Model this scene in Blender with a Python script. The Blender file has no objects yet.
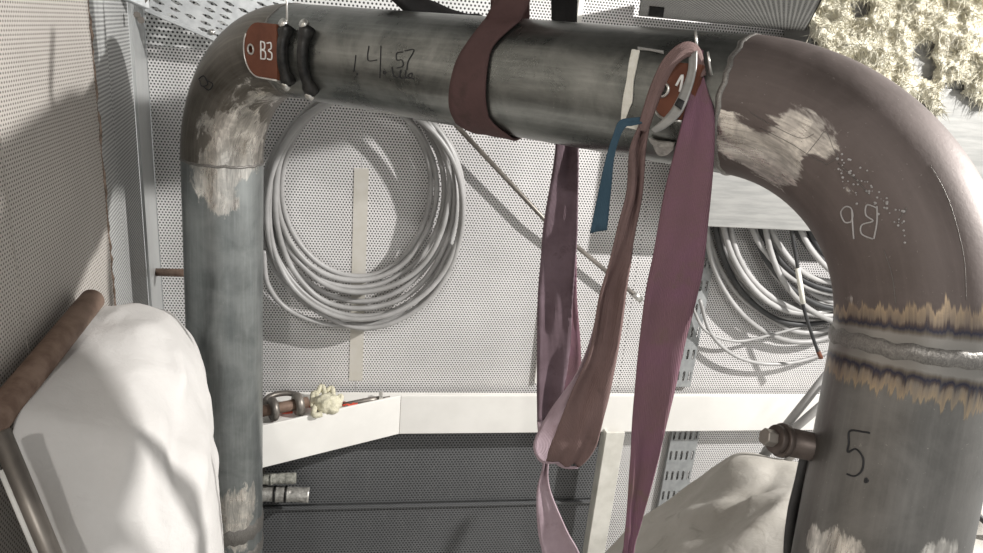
import bpy, bmesh, math, random
from mathutils import Vector, Matrix, noise
from mathutils.bvhtree import BVHTree
random.seed(7)
S = bpy.context.scene
COL = S.collection
PI = math.pi

# ---------------------------------------------------------------- camera
F, CX, CY = 720.0, 491.5, 276.5
def _n(v): return Vector(v).normalized()
_U = _n((.265, 2.95, 1.0)); _Y = _n((-.161, .355, -1.0)); _Y = (_Y - _U * _Y.dot(_U)).normalized(); _X = _Y.cross(_U)
RW = Matrix((_X, _Y, _U))
CAM = Vector((0, 0, 3.0))
cd = bpy.data.cameras.new('camera'); cam = bpy.data.objects.new('camera', cd); COL.objects.link(cam)
cam.matrix_world = Matrix.Translation(CAM) @ RW.to_4x4()
cd.sensor_width = 36.0; cd.lens = F / 983.0 * 36.0; cd.clip_start = .02
S.camera = cam

# ---------------------------------------------------------------- world, lights, exposure
S.view_settings.view_transform = 'Standard'; S.view_settings.look = 'None'
S.view_settings.gamma = 1.0; S.view_settings.use_curve_mapping = False
S.view_settings.exposure = 0.22
w = bpy.data.worlds.new('surroundings'); S.world = w; w.use_nodes = True
w.node_tree.nodes['Background'].inputs[0].default_value = (.80, .80, .78, 1)
w.node_tree.nodes['Background'].inputs[1].default_value = .70
def area(name, loc, tgt, size, watts, col):
    l = bpy.data.lights.new(name, 'AREA'); l.shape = 'DISK'; l.size = size; l.energy = watts; l.color = col
    o = bpy.data.objects.new(name, l); COL.objects.link(o); o.location = loc
    o.rotation_euler = (Vector(tgt) - Vector(loc)).to_track_quat('-Z', 'Y').to_euler()
    return o
area('work_lamp', (-.7, -3.4, 5.6), (.3, 3.0, 1.8), .25, 70, (1, .97, .93))
area('side_lamp', (3.75, 1.0, 4.1), (.3, 2.0, 2.2), .10, 235, (1, .98, .95))

# ---------------------------------------------------------------- helpers
def at(px, py, d):
    return CAM + RW @ Vector(((px - CX) / F * d, (CY - py) / F * d, -d))
def hit(px, py, axis, val):
    r = RW @ Vector(((px - CX) / F, (CY - py) / F, -1.0))
    return CAM + r * ((val - CAM[axis]) / r[axis])
UPW = Vector((0, 0, 1))

def tag(o, label=None, cat=None, group=None, kind=None):
    if label: o['label'] = label
    if cat: o['category'] = cat
    if group: o['group'] = group
    if kind: o['kind'] = kind
    return o
def thing(name, loc, label, cat, group=None):
    o = bpy.data.objects.new(name, None); COL.objects.link(o); o.location = loc
    o.empty_display_size = .05
    return tag(o, label, cat, group)
def wloc(o):
    p = Vector((0, 0, 0))
    while o: p += o.location; o = o.parent
    return p
def obj(name, vs, fs, m=None, parent=None, uv=None, attrs=None, smooth=True, kind=None, solid=0, sub=0, bevel=0, offset=0):
    """vertices in world space; uv = per-vertex list or dict face->list"""
    off = wloc(parent) if parent else Vector((0, 0, 0))
    base = off
    me = bpy.data.meshes.new(name)
    if not parent:
        base = Vector((sum(v[0] for v in vs), sum(v[1] for v in vs), 0)) / len(vs); base.z = min(v[2] for v in vs)
    me.from_pydata([Vector(v) - base for v in vs], [], fs)
    if uv:
        ul = me.uv_layers.new(name='UVMap'); k = 0
        for fi, p in enumerate(me.polygons):
            for li, vi in zip(p.loop_indices, p.vertices):
                ul.data[li].uv = uv[fi][li - p.loop_start] if isinstance(uv, dict) else uv[vi]
    for an, vals in (attrs or {}).items():
        a = me.attributes.new(an, 'FLOAT', 'POINT'); a.data.foreach_set('value', vals)
    if m: me.materials.append(m)
    if smooth: me.polygons.foreach_set('use_smooth', [True] * len(me.polygons))
    me.update()
    o = bpy.data.objects.new(name, me); COL.objects.link(o)
    if parent: o.parent = parent
    else: o.location = base
    if kind: o['kind'] = kind
    if bevel:
        b = o.modifiers.new('bevel', 'BEVEL'); b.width = bevel; b.segments = 2; b.limit_method = 'ANGLE'
    if solid:
        s = o.modifiers.new('solidify', 'SOLIDIFY'); s.thickness = solid; s.offset = offset
    if sub:
        s = o.modifiers.new('subsurf', 'SUBSURF'); s.levels = sub; s.render_levels = sub
    return o

def catmull(pts, n):
    """pts: list of equal-length tuples -> n samples"""
    P = [tuple(p) for p in pts]; m = len(P); out = []
    for i in range(n):
        t = i / (n - 1) * (m - 1); k = min(int(t), m - 2); u = t - k
        p0 = P[max(k - 1, 0)]; p1 = P[k]; p2 = P[k + 1]; p3 = P[min(k + 2, m - 1)]
        out.append(tuple(.5 * (2 * b + (c - a) * u + (2 * a - 5 * b + 4 * c - d) * u * u + (3 * b - a - 3 * c + d) * u ** 3)
                         for a, b, c, d in zip(p0, p1, p2, p3)))
    return out

def tube_data(pts, r, seg=12, closed=False, caps=True, up0=None, wob=None):
    pts = [Vector(p) for p in pts]; n = len(pts); vs = []; fs = []; uv = {}; lens = [0]
    T = []
    for i in range(n):
        a = pts[i - 1] if (i > 0 or closed) else pts[i]; b = pts[(i + 1) % n] if (i < n - 1 or closed) else pts[i]
        T.append((b - a).normalized())
        if i: lens.append(lens[-1] + (pts[i] - pts[i - 1]).length)
    nrm = up0 or (Vector((0, 1, 0)) if abs(T[0].y) < .9 else Vector((1, 0, 0)))
    nrm = (nrm - T[0] * nrm.dot(T[0])).normalized()
    for i in range(n):
        nrm = (nrm - T[i] * nrm.dot(T[i])).normalized(); bi = T[i].cross(nrm)
        ri = r[i] if isinstance(r, (list, tuple)) else r
        for j in range(seg):
            a = 2 * PI * j / seg
            k = ri * (1 + (wob(i, j) if wob else 0))
            vs.append(pts[i] + (nrm * math.cos(a) + bi * math.sin(a)) * k)
    rr = r[0] if isinstance(r, (list, tuple)) else r
    for i in range(n if closed else n - 1):
        i2 = (i + 1) % n
        for j in range(seg):
            j2 = (j + 1) % seg
            uv[len(fs)] = [(rr * 2 * PI * j / seg, lens[i]), (rr * 2 * PI * (j + 1) / seg, lens[i]),
                           (rr * 2 * PI * (j + 1) / seg, lens[i] + .01 if i2 == 0 else lens[i2]), (rr * 2 * PI * j / seg, lens[i] + .01 if i2 == 0 else lens[i2])]
            fs.append((i * seg + j, i * seg + j2, i2 * seg + j2, i2 * seg + j))
    if caps and not closed:
        uv[len(fs)] = [(0, 0)] * seg; fs.append(tuple(reversed(range(seg))))
        uv[len(fs)] = [(0, 0)] * seg; fs.append(tuple((n - 1) * seg + j for j in range(seg)))
    return vs, fs, uv, lens
def tube(name, pts, r, m, parent=None, seg=12, closed=False, caps=True, **kw):
    vs, fs, uv, _ = tube_data(pts, r, seg, closed, caps, kw.pop('up0', None), kw.pop('wob', None))
    return obj(name, vs, fs, m, parent, uv, **kw)
def join(*parts):
    V = []; Fc = []; UV = {}
    for p in parts:
        k = len(V); f0 = len(Fc); V += list(p[0]); Fc += [tuple(i + k for i in f) for f in p[1]]
        for fi, f in enumerate(p[1]):
            UV[f0 + fi] = p[2][fi] if len(p) > 2 and p[2] else [(0, 0)] * len(f)
    return V, Fc, UV
def box_data(o, ax, ay, az):
    """corner o and three edge vectors"""
    o, ax, ay, az = map(Vector, (o, ax, ay, az))
    vs = [o, o + ax, o + ax + ay, o + ay, o + az, o + ax + az, o + ax + ay + az, o + ay + az]
    fs = [(0, 3, 2, 1), (4, 5, 6, 7), (0, 1, 5, 4), (1, 2, 6, 5), (2, 3, 7, 6), (3, 0, 4, 7)]
    if ax.cross(ay).dot(az) < 0: fs = [tuple(reversed(f)) for f in fs]
    L = (ax.length, ay.length, az.length); c = [(0, 0, 0), (1, 0, 0), (1, 1, 0), (0, 1, 0), (0, 0, 1), (1, 0, 1), (1, 1, 1), (0, 1, 1)]
    pair = [(0, 1), (0, 1), (0, 2), (1, 2), (0, 2), (1, 2)]
    uv = {i: [(c[v][pair[i][0]] * L[pair[i][0]], c[v][pair[i][1]] * L[pair[i][1]]) for v in f] for i, f in enumerate(fs)}
    return vs, fs, uv
def box(name, o, ax, ay, az, m, parent=None, bevel=.002, **kw):
    vs, fs, uv = box_data(o, ax, ay, az)
    return obj(name, vs, fs, m, parent, uv, smooth=False, bevel=bevel, **kw)
def abox(name, x0, x1, y0, y1, z0, z1, m, parent=None, **kw):
    return box(name, (x0, y0, z0), (x1 - x0, 0, 0), (0, y1 - y0, 0), (0, 0, z1 - z0), m, parent, **kw)
def disc_data(c, axis, r, h, seg=16, r2=None):
    axis = Vector(axis).normalized()
    return tube_data([Vector(c), Vector(c) + axis * h], [r, r if r2 is None else r2], seg)[:3]

# ---------------------------------------------------------------- materials
class NB:
    def __init__(s, name):
        s.m = bpy.data.materials.new(name); s.m.use_nodes = True; s.t = s.m.node_tree
        s.b = s.t.nodes['Principled BSDF']
    def nd(s, typ, **kw):
        x = s.t.nodes.new(typ)
        for k, v in kw.items(): setattr(x, k, v)
        return x
    def put(s, sock, v):
        if hasattr(v, 'is_linked'): s.t.links.new(v, sock)
        else:
            if isinstance(v, (tuple, list)) and len(v) == 3 and sock.type == 'RGBA': v = (*v, 1)
            sock.default_value = v
    def math(s, op, a, b=0.0, c=None, clamp=False):
        x = s.nd('ShaderNodeMath', operation=op, use_clamp=clamp); s.put(x.inputs[0], a); s.put(x.inputs[1], b)
        if c is not None: s.put(x.inputs[2], c)
        return x.outputs[0]
    def vec(s, op, a, b=(0, 0, 0)):
        x = s.nd('ShaderNodeVectorMath', operation=op); s.put(x.inputs[0], a); s.put(x.inputs[1], b)
        return x.outputs['Value'] if op in ('LENGTH', 'DOT_PRODUCT') else x.outputs[0]
    def uv(s): return s.nd('ShaderNodeTexCoord').outputs['UV']
    def ob(s): return s.nd('ShaderNodeTexCoord').outputs['Object']
    def noise(s, v, scale, detail=4, rough=.6, dist=0):
        x = s.nd('ShaderNodeTexNoise'); s.put(x.inputs['Vector'], v); x.inputs['Scale'].default_value = scale
        x.inputs['Detail'].default_value = detail; x.inputs['Roughness'].default_value = rough; x.inputs['Distortion'].default_value = dist
        return x.outputs['Fac']
    def step(s, v, lo, hi, a=0.0, b=1.0):
        x = s.nd('ShaderNodeMapRange', interpolation_type='SMOOTHSTEP'); s.put(x.inputs[0], v)
        for i, k in enumerate((lo, hi, a, b)): x.inputs[i + 1].default_value = k
        return x.outputs[0]
    def mix(s, f, a, b):
        x = s.nd('ShaderNodeMix', data_type='RGBA'); s.put(x.inputs[0], f); s.put(x.inputs[6], a); s.put(x.inputs[7], b)
        return x.outputs[2]
    def mixf(s, f, a, b):
        x = s.nd('ShaderNodeMix', data_type='FLOAT'); s.put(x.inputs[0], f); s.put(x.inputs[2], a); s.put(x.inputs[3], b)
        return x.outputs[0]
    def ramp(s, f, stops):
        x = s.nd('ShaderNodeValToRGB'); s.put(x.inputs[0], f); e = x.color_ramp.elements
        while len(e) < len(stops): e.new(.5)
        for k, (p, c) in zip(e, stops): k.position = p; k.color = c if len(c) == 4 else (*c, 1)
        return x.outputs
    def bump(s, h, dist, strength=1.0):
        x = s.nd('ShaderNodeBump'); s.put(x.inputs['Height'], h); x.inputs['Distance'].default_value = dist
        x.inputs['Strength'].default_value = strength; s.t.links.new(x.outputs[0], s.b.inputs['Normal'])
    def attr(s, n): return s.nd('ShaderNodeAttribute', attribute_name=n).outputs['Fac']
    def fin(s, col=None, rough=None, metal=None, spec=None):
        if col is not None: s.put(s.b.inputs['Base Color'], col)
        if rough is not None: s.put(s.b.inputs['Roughness'], rough)
        if metal is not None: s.put(s.b.inputs['Metallic'], metal)
        if spec is not None: s.put(s.b.inputs['Specular IOR Level'], spec)
        return s.m
def plain(name, ca, cb, rough=.6, metal=0, scale=12, bump=.0, stretch=(1, 1, 1), detail=4, coords='ob'):
    n = NB(name); v = n.vec('MULTIPLY', n.ob() if coords == 'ob' else n.uv(), stretch)
    f = n.noise(v, scale, detail); f2 = n.step(f, .3, .7)
    if bump: n.bump(f, bump)
    return n.fin(n.mix(f2, ca, cb), rough, metal)

def perf(name, pitch, base, hole, r=.29, metal=.25, rough=.5, dust=.0, dustcol=(.7, .68, .64)):
    n = NB(name); u = n.uv()
    v = n.vec('MULTIPLY', u, (1 / pitch, 1 / (pitch * 1.732), 0))
    ds = []
    for sh in ((0, 0, 0), (.5, .5, 0)):
        f = n.vec('SUBTRACT', n.vec('FRACTION', n.vec('ADD', v, sh)), (.5, .5, 0))
        ds.append(n.vec('LENGTH', n.vec('MULTIPLY', f, (1, 1.732, 0))))
    d = n.math('MINIMUM', ds[0], ds[1])
    solid = n.step(d, r - .05, r + .05)
    big = n.noise(n.ob(), 2.2, 5, .6)
    b2 = n.mix(n.step(big, .35, .7), base, tuple(min(1, c * 1.14) for c in base))
    sp = n.step(n.noise(n.ob(), 60, 3, .7), .68, .74)
    b3 = n.mix(n.math('MULTIPLY', sp, .5), b2, tuple(c * .6 for c in base))
    if dust:
        str_ = n.step(n.noise(n.vec('MULTIPLY', n.ob(), (5, 5, .8)), 4, 5, .7), .55, .75)
        b3 = n.mix(n.math('MULTIPLY', str_, dust), b3, dustcol)
    n.bump(solid, .0015, .6)
    return n.fin(n.mix(solid, hole, b3), n.mixf(solid, .9, rough), n.mixf(solid, 0, metal))

POL = (.55, .52, .47)
def steel(name, ca, cb, rough=.38, metal=.75, tint=True, pol=True, streak=.35):
    n = NB(name); o = n.ob(); u = n.uv()
    f = n.step(n.noise(o, 7, 6, .65, .4), .32, .68)
    fine = n.noise(n.vec('MULTIPLY', u, (90, 5, 1)), 1, 3, .6)
    base = n.mix(f, ca, cb)
    base = n.mix(n.math('MULTIPLY', n.step(fine, .4, .75), streak), base, tuple(min(1, c * 1.7) for c in cb))
    sp = n.step(n.noise(o, 190, 2, .6), .7, .76)
    base = n.mix(n.math('MULTIPLY', sp, .35), base, (.5, .47, .43))
    rg = n.mixf(f, rough - .05, rough + .08); mt = metal
    if pol:
        pn = n.noise(n.vec('MULTIPLY', u, (26, 9, 1)), 1, 5, .65, .8)
        p = n.math('ADD', n.attr('pol'), n.math('MULTIPLY', n.math('SUBTRACT', pn, .5), 1.5))
        blot = n.step(n.noise(o, 16, 4, .6, .8), .40, .60, .6, 1.0); pm = n.math('MULTIPLY', n.math('MULTIPLY', n.step(p, .38, .56), n.step(n.attr('pol'), .05, .2)), blot)
        br = n.noise(n.vec('MULTIPLY', u, (70, 9, 1)), 1, 3, .6, 1.8)
        pc = n.mix(n.step(br, .3, .7), (.52, .49, .45), (.95, .90, .83))
        base = n.mix(pm, base, pc); rg = n.mixf(pm, rg, n.mixf(br, .16, .38)); mt = n.mixf(pm, metal, .97)
    if tint:
        jag = n.noise(n.vec('MULTIPLY', u, (55, 4, 1)), 1, 3, .75)
        ad = n.math('ABSOLUTE', n.attr('wd'))
        d = n.math('ADD', ad, n.math('MULTIPLY', n.math('SUBTRACT', jag, .5), n.step(ad, .02, .075, .004, .11)))
        d = n.math('MULTIPLY', d, 8.0)
        rp = n.ramp(d, [(0, (.22, .21, .195, 1)), (.20, (.26, .245, .225, 1)), (.25, (.13, .11, .09, 1)), (.30, (.03, .03, .05, 1)),
                        (.35, (.075, .055, .05, .95)), (.41, (.27, .21, .15, .8)), (.54, (.40, .30, .19, .85)), (.60, (.20, .15, .10, 0))])
        tv = n.step(n.noise(n.vec('MULTIPLY', u, (70, 3, 1)), 1, 2, .6), .35, .65, .55, 1.0)
        rp = [rp[0], n.math('MULTIPLY', rp[1], n.mixf(n.step(ad, .035, .05), 1.0, tv))]
        base = n.mix(rp[1], base, rp[0]); rg = n.mixf(rp[1], rg, .34)
    n.bump(n.noise(o, 120, 3, .6), .0006, .5)
    return n.fin(base, rg, mt)

M = {}
M['wall'] = perf('perforated_white_metal', .0135, (.72, .70, .69), (.05, .05, .05), .27)
M['wall_left'] = perf('perforated_warm_metal', .0108, (.50, .465, .43), (.14, .125, .11), .25, dust=.35)
M['wall_big'] = perf('perforated_coarse_metal', .017, (.74, .74, .73), (.05, .05, .05), .26)
M['wall_shaded'] = perf('perforated_shaded_metal', .0165, (.15, .153, .157), (.03, .03, .03), .30, dust=.25, dustcol=(.32, .32, .31))  # wall sheet with weaker light below the ledge painted in, plus pale dust
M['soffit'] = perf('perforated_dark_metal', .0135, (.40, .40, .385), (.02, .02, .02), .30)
M['facet'] = perf('perforated_mid_metal', .014, (.50, .50, .49), (.05, .05, .05), .28)
M['trim'] = plain('galvanised_sheet', (.52, .53, .53), (.62, .63, .62), .42, .5, 6, .0004, (1, 1, .3))
M['wall_seam'] = plain('dull_seam', (.33, .30, .27), (.46, .43, .39), .8)
M['galv'] = plain('zinc_plate', (.30, .31, .315), (.40, .41, .41), .45, .35, 25, .0003)
M['duct'] = plain('brushed_duct_plate', (.27, .27, .26), (.36, .355, .34), .5, .3, 5, .0008, (1, 1, 9))
M['white'] = plain('white_painted_steel', (.80, .78, .74), (.86, .84, .80), .42, 0, 5, .0004)
M['brace'] = plain('stained_cream_paint', (.60, .58, .52), (.74, .72, .66), .5, 0, 9, .0006)
M['cable'] = plain('grey_cable_sheath', (.30, .293, .285), (.44, .432, .425), .38, 0, 5, 0)
M['cable_dark'] = plain('dark_cable_sheath', (.02, .02, .022), (.05, .05, .05), .5, 0, 8)
M['rust'] = plain('rusty_tube', (.13, .08, .057), (.24, .165, .125), .65, .3, 9, .0012, (2, 2, 2))
M['seam'] = plain('dark_seam_weld', (.10, .07, .05), (.30, .22, .17), .7, 0, 60)
M['lug'] = plain('red_oxide_plate', (.115, .036, .018), (.17, .058, .03), .62, .1, 14, .0006)
M['black'] = plain('black_weld_clamp', (.012, .012, .012), (.04, .038, .035), .42, .4, 40, .001)
M['bolt'] = plain('bright_bolt_steel', (.55, .54, .5), (.75, .73, .7), .3, .85, 30)
M['darksteel'] = plain('dark_steel_tube', (.15, .135, .12), (.30, .27, .24), .42, .6, 8, .0005, (1, 1, .5))
M['nozzle'] = plain('brown_grey_fitting', (.075, .058, .05), (.125, .10, .088), .45, .5, 20, .0008)
M['chalk'] = plain('white_chalk', (.75, .73, .70), (.85, .84, .82), .9)
M['chalk_dim'] = plain('grey_chalk', (.36, .34, .33), (.46, .44, .43), .9)
M['ink'] = plain('black_marker', (.012, .012, .014), (.02, .02, .022), .6)
M['tape'] = plain('yellowed_tape', (.53, .50, .44), (.58, .555, .51), .5)
M['paper'] = plain('torn_paper', (.70, .68, .60), (.82, .80, .73), .85, 0, 60, .0006)
M['redbits'] = plain('red_plastic', (.55, .05, .03), (.75, .12, .07), .5)
M['foil'] = plain('crumpled_foil', (.36, .345, .32), (.60, .58, .54), .36, .5, 45, .005)
M['crust'] = plain('crusty_pipe_end', (.22, .22, .19), (.45, .44, .39), .8, .1, 60, .005)
M['floor'] = plain('floor_plate', (.36, .355, .34), (.46, .45, .43), .6, .2, 6)
M['ceiling'] = plain('dark_ceiling', (.05, .05, .05), (.08, .08, .08), .8)
M['glove'] = plain('cotton_knit', (.55, .52, .38), (.74, .70, .55), .95, 0, 70, .004)

def cloth_mat(name, ca, cb, weave=900, rough=.75, dirt=None):
    n = NB(name); f = n.step(n.noise(n.ob(), 4, 5, .6), .3, .7)
    c = n.mix(f, ca, cb)
    if dirt:
        c = n.mix(n.math('MULTIPLY', n.step(n.noise(n.ob(), 9, 6, .7, .6), .56, .70), .6), c, dirt)
    n.bump(n.noise(n.ob(), 26, 5, .6, .5), .006, .5)
    return n.fin(c, rough, 0, .25)
M['sheet'] = cloth_mat('white_fire_cloth', (.58, .56, .54), (.64, .62, .60))
M['tarp'] = cloth_mat('beige_tarp', (.41, .385, .345), (.49, .465, .425), dirt=(.30, .275, .24))
def webbing(name, ca, cb, dirt):
    n = NB(name); u = n.uv()
    f = n.step(n.noise(n.ob(), 6, 5, .65), .3, .7)
    c = n.mix(f, ca, cb)
    c = n.mix(n.math('MULTIPLY', n.step(n.noise(n.ob(), 13, 6, .7), .52, .72), .75), c, dirt)
    lines = n.math('SINE', n.math('MULTIPLY', n.nd('ShaderNodeSeparateXYZ').outputs[0], 1.0))
    sx = n.nd('ShaderNodeSeparateXYZ'); n.put(sx.inputs[0], u)
    rib = n.math('SINE', n.math('MULTIPLY', sx.outputs[0], 1800.0)); wv = n.math('SINE', n.math('MULTIPLY', sx.outputs[1], 2600.0))
    n.bump(n.math('ADD', rib, n.math('MULTIPLY', wv, .7)), .0006, .6)
    return n.fin(c, .82, 0, .2)
M['sling'] = webbing('mauve_webbing', (.19, .108, .122), (.215, .108, .155), (.175, .118, .096))
M['sling_pale'] = webbing('faded_mauve_webbing', (.115, .078, .09), (.18, .128, .15), (.07, .045, .047))
M['sling_brown'] = webbing('brown_mauve_webbing', (.165, .108, .10), (.21, .14, .132), (.125, .085, .077))
M['sling_dark'] = webbing('dark_brown_webbing', (.085, .05, .047), (.115, .066, .064), (.065, .042, .038))
M['sling_lit'] = webbing('lit_lilac_webbing', (.36, .27, .30), (.46, .36, .40), (.26, .18, .19))  # webbing lightened where light falls; the brightness is in the colour
M['sling_blue'] = webbing('faded_blue_webbing', (.035, .072, .10), (.055, .10, .14), (.03, .055, .075))
M['sling_black_shade'] = webbing('black_or_shaded_webbing', (.010, .010, .010), (.022, .02, .02), (.03, .03, .03))  # own colour of the black strap; painted shade on the upper ply
def wool():
    n = NB('mineral_wool'); a = n.noise(n.ob(), 22, 8, .75, 1.2); b = n.noise(n.ob(), 6, 5, .6)
    c = n.ramp(a, [(.25, (.31, .26, .17)), (.38, (.49, .45, .34)), (.5, (.59, .56, .46)), (.75, (.66, .645, .56))])[0]
    c = n.mix(n.math('MULTIPLY', n.step(b, .55, .75), .35), c, (.72, .70, .66))
    n.bump(a, .012, .8)
    return n.fin(c, .95, 0, .1)
M['wool'] = wool()
M['pipe_left'] = steel('blue_grey_pipe_steel', (.185, .20, .198), (.28, .295, .29), .38, .75, streak=.2)
M['pipe_top'] = steel('dark_pipe_steel', (.11, .115, .108), (.235, .24, .225), .30, .88, streak=.2)
M['pipe_right'] = steel('grey_brown_pipe_steel', (.135, .13, .122), (.205, .197, .185), .40, .65, streak=.15)
M['elbow_left'] = steel('left_elbow_steel', (.12, .105, .085), (.21, .19, .165), .38, .75)
M['elbow_right'] = steel('brown_elbow_steel', (.115, .092, .084), (.165, .134, .125), .6, .5, streak=.10)
def bead():
    n = NB('weld_bead_metal'); f = n.noise(n.vec('MULTIPLY', n.uv(), (1, 1, 1)), 160, 3, .6, 2)
    n.bump(f, .0012, .8); return n.fin(n.mix(n.step(f, .3, .7), (.17, .16, .15), (.27, .255, .235)), .4, .7)
M['bead'] = bead()

# ---------------------------------------------------------------- the room shell
YW = 3.2
XL = -.76
XC = -.90
ZT = 4.5
def quad_panel(name, a, b, c, d, m, parent, thick=.006, nrm=None):
    """a,b,c,d corners counter-clockwise seen from the room; uv metres"""
    a, b, c, d = map(Vector, (a, b, c, d)); e = (b - a).normalized(); f = (d - a); f = (f - e * f.dot(e)).normalized()
    nn = e.cross(f)
    vs = [a, b, c, d] + [p - nn * thick for p in (a, b, c, d)]
    fs = [(0, 1, 2, 3), (7, 6, 5, 4), (0, 4, 5, 1), (1, 5, 6, 2), (2, 6, 7, 3), (3, 7, 4, 0)]
    uv = [((p - a).dot(e), (p - a).dot(f)) for p in vs]
    return obj(name, vs, fs, m, parent, uv, smooth=False)
floor = tag(abox('floor', -.95, 4.2, -2.0, YW + .1, -.1, 0, M['floor'], bevel=0), kind='structure')
ceil = tag(abox('ceiling', -.95, 4.2, -.4, YW + .1, ZT, ZT + .1, M['ceiling'], bevel=0), kind='structure')
wb = tag(abox('wall_back', XC - .05, 4.2, YW + .03, YW + .1, 0, ZT, M['trim'], bevel=0), kind='structure')
wl = tag(abox('wall_left', XL - .09, XL - .03, -2.0, 2.22, 0, ZT, M['trim'], bevel=0), kind='structure')
z_led = hit(640, 395, 1, 3.1).z          # top of the ledge lip
z_bot = hit(640, 431, 1, 3.1).z
z_seam = hit(420, 502, 1, YW).z
x_tape = hit(358, 300, 1, YW).x
x_brace = hit(596, 500, 1, YW).x
z_hi = hit(180, 48, 1, YW).z
def bpanel(x0, x1, z0, z1, m, dy=0):
    quad_panel('panel', (x0, YW - dy, z0), (x1, YW - dy, z0), (x1, YW - dy, z1), (x0, YW - dy, z1), m, wb, .012)
g = .0007
bpanel(XC, x_tape - g, z_led - .10, z_hi - g, M['wall'])
bpanel(x_tape + g, 1.30, z_led - .10, z_hi - g, M['wall'])
bpanel(1.3014, 4.2, z_led - .10, z_hi - g, M['wall'])
bpanel(XC, .62, z_hi + g, ZT, M['wall_big'])
bpanel(.626, 4.2, z_hi + g, ZT, M['wall'])
bpanel(XC, x_brace, z_seam, z_led - .105, M['wall_shaded'])
bpanel(XC, x_brace, 0, z_seam - .006, M['wall_shaded'], .012)
bpanel(x_brace + .006, 4.2, 0, z_led - .105, M['wall'])
# folded lip along the lower panel joint
abox('seam_lip', XC, x_brace, YW - .03, YW - .012, z_seam - .012, z_seam + .002, M['wall_shaded'], wb)
ta = hit(356, 168, 1, YW); tb_ = hit(356, 394, 1, YW)
abox('tape_strip', x_tape - .032, x_tape + .032, YW - .0030, YW - .0008, z_led + .02, ta.z, M['tape'], wb, bevel=0)
xs = hit(579, 12, 1, YW).x
abox('cover_strip', xs - .012, xs + .012, YW - .02, YW, z_led + .02, ZT, M['white'], wb)
# left wall: two wide sheets with a ragged weld seam, then the angled facet and the corner flashing
ys = hit(97, 100, 0, XL).y; y1 = hit(8, 200, 0, XL).y
def lpanel(y0, y1, m, x=XL):
    quad_panel('panel', (x, y0, 0), (x, y1, 0), (x, y1, ZT), (x, y0, ZT), m, wl, .012)
lpanel(-2.0, y1 - g, M['wall_left']); lpanel(y1 + g, ys - .004, M['wall_left'])
def rib(name, x0, y0, x1, y1_, m):
    quad_panel(name, (x0, y0, 0), (x1, y1_, 0), (x1, y1_, ZT), (x0, y0, ZT), m, wl, .01)
fx = lambda t: (XL - .004 + (XC - XL) * t, ys + .004 + (YW - ys) * t)
a_, b_, c_, d_ = fx(0), fx(.22), fx(.70), fx(1.0)
rib('panel', *a_, *b_, M['facet'])
rib('panel', b_[0] - .012, b_[1], c_[0] - .012, c_[1], M['facet'])
rib('corner_flashing', *c_, d_[0], d_[1] - .002, M['trim'])
random.seed(3)
pts = [Vector((XL - .001 + random.uniform(-.002, .003), ys + random.uniform(-.006, .006), .6 + i * .02)) for i in range(180)]
tube('weld_seam', pts, [.002 + random.random() * .0032 for _ in pts], M['seam'], wl, 6)
pts = [Vector((XL + .001, y1 + random.uniform(-.004, .004), .6 + i * .03)) for i in range(120)]
tube('weld_seam', pts, [.0005 + random.random() * .0012 for _ in pts], M['wall_seam'], wl, 5)

# ---------------------------------------------------------------- the welded pipe spool
D = .273; RP = D / 2
C1 = at(221, 42, 2.40); C2 = at(958, 131, 1.23); C2.z = C1.z + (C2.z - C1.z) * .8
P0 = at(228, 553, 3.0); P0 = C1 + (P0 - C1) * (C1.z - .02) / (C1.z - P0.z)
P3 = at(876, 556, 1.29); P3 = C2 + (P3 - C2) * (C2.z - .02) / (C2.z - P3.z)
RB = 1.5 * D
def arc(prev, c, nxt, r, n=40):
    a = (prev - c).normalized(); b = (nxt - c).normalized(); ang = a.angle(b)
    tl = r / math.tan(ang / 2); s = c + a * tl; e = c + b * tl
    ctr = c + (a + b).normalized() * (r / math.sin(ang / 2)); u = (s - ctr); ax = u.cross(e - ctr).normalized(); tot = u.angle(e - ctr)
    return [ctr + Matrix.Rotation(tot * i / n, 3, ax) @ u for i in range(n + 1)]
def seg_pts(a, b, step=.012):
    n = max(2, int((b - a).length / step)); return [a.lerp(b, i / n) for i in range(n + 1)]
A1 = arc(P0, C1, C2, RB * .96); A2 = arc(C1, C2, P3, RB)
LB = C1 + (P0 - C1) * ((at(236, 512, 3).z - C1.z) / (P0.z - C1.z))   # low weld on the left leg
spool = thing('pipe_spool', (C1.x, C1.y, 0), 'large bare steel pipe bend spanning the frame with welded elbows at both ends', 'pipe')
WELDS = [LB, A1[0], A1[-1], A2[0], A2[-1]]
AX = (A2[0] - A1[-1]).normalized()
pipes = {'left': seg_pts(P0, A1[0]), 'el': A1, 'top': seg_pts(A1[-1], A2[0]), 'er': A2, 'right': seg_pts(A2[-1], P3)}
PD = {}
for k, p in pipes.items():
    tl = [0]
    for i in range(1, len(p)): tl.append(tl[-1] + (p[i] - p[i - 1]).length)
    vs, fs, uv, _ = tube_data(p, RP, 64, False, False, Vector((.3, 1, .1)))
    PD[k] = (vs, fs, uv, p)
BV = BVHTree.FromPolygons(*join(*[(v[0], v[1]) for v in PD.values()])[:2])
def surf(px, py, off=0.0):
    d = (at(px, py, 1) - CAM).normalized(); l, nn, i, t = BV.ray_cast(CAM, d)
    if l is None: return at(px, py, 1.5)
    if nn.dot(d) > 0: nn = -nn
    return l + nn * off
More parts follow.
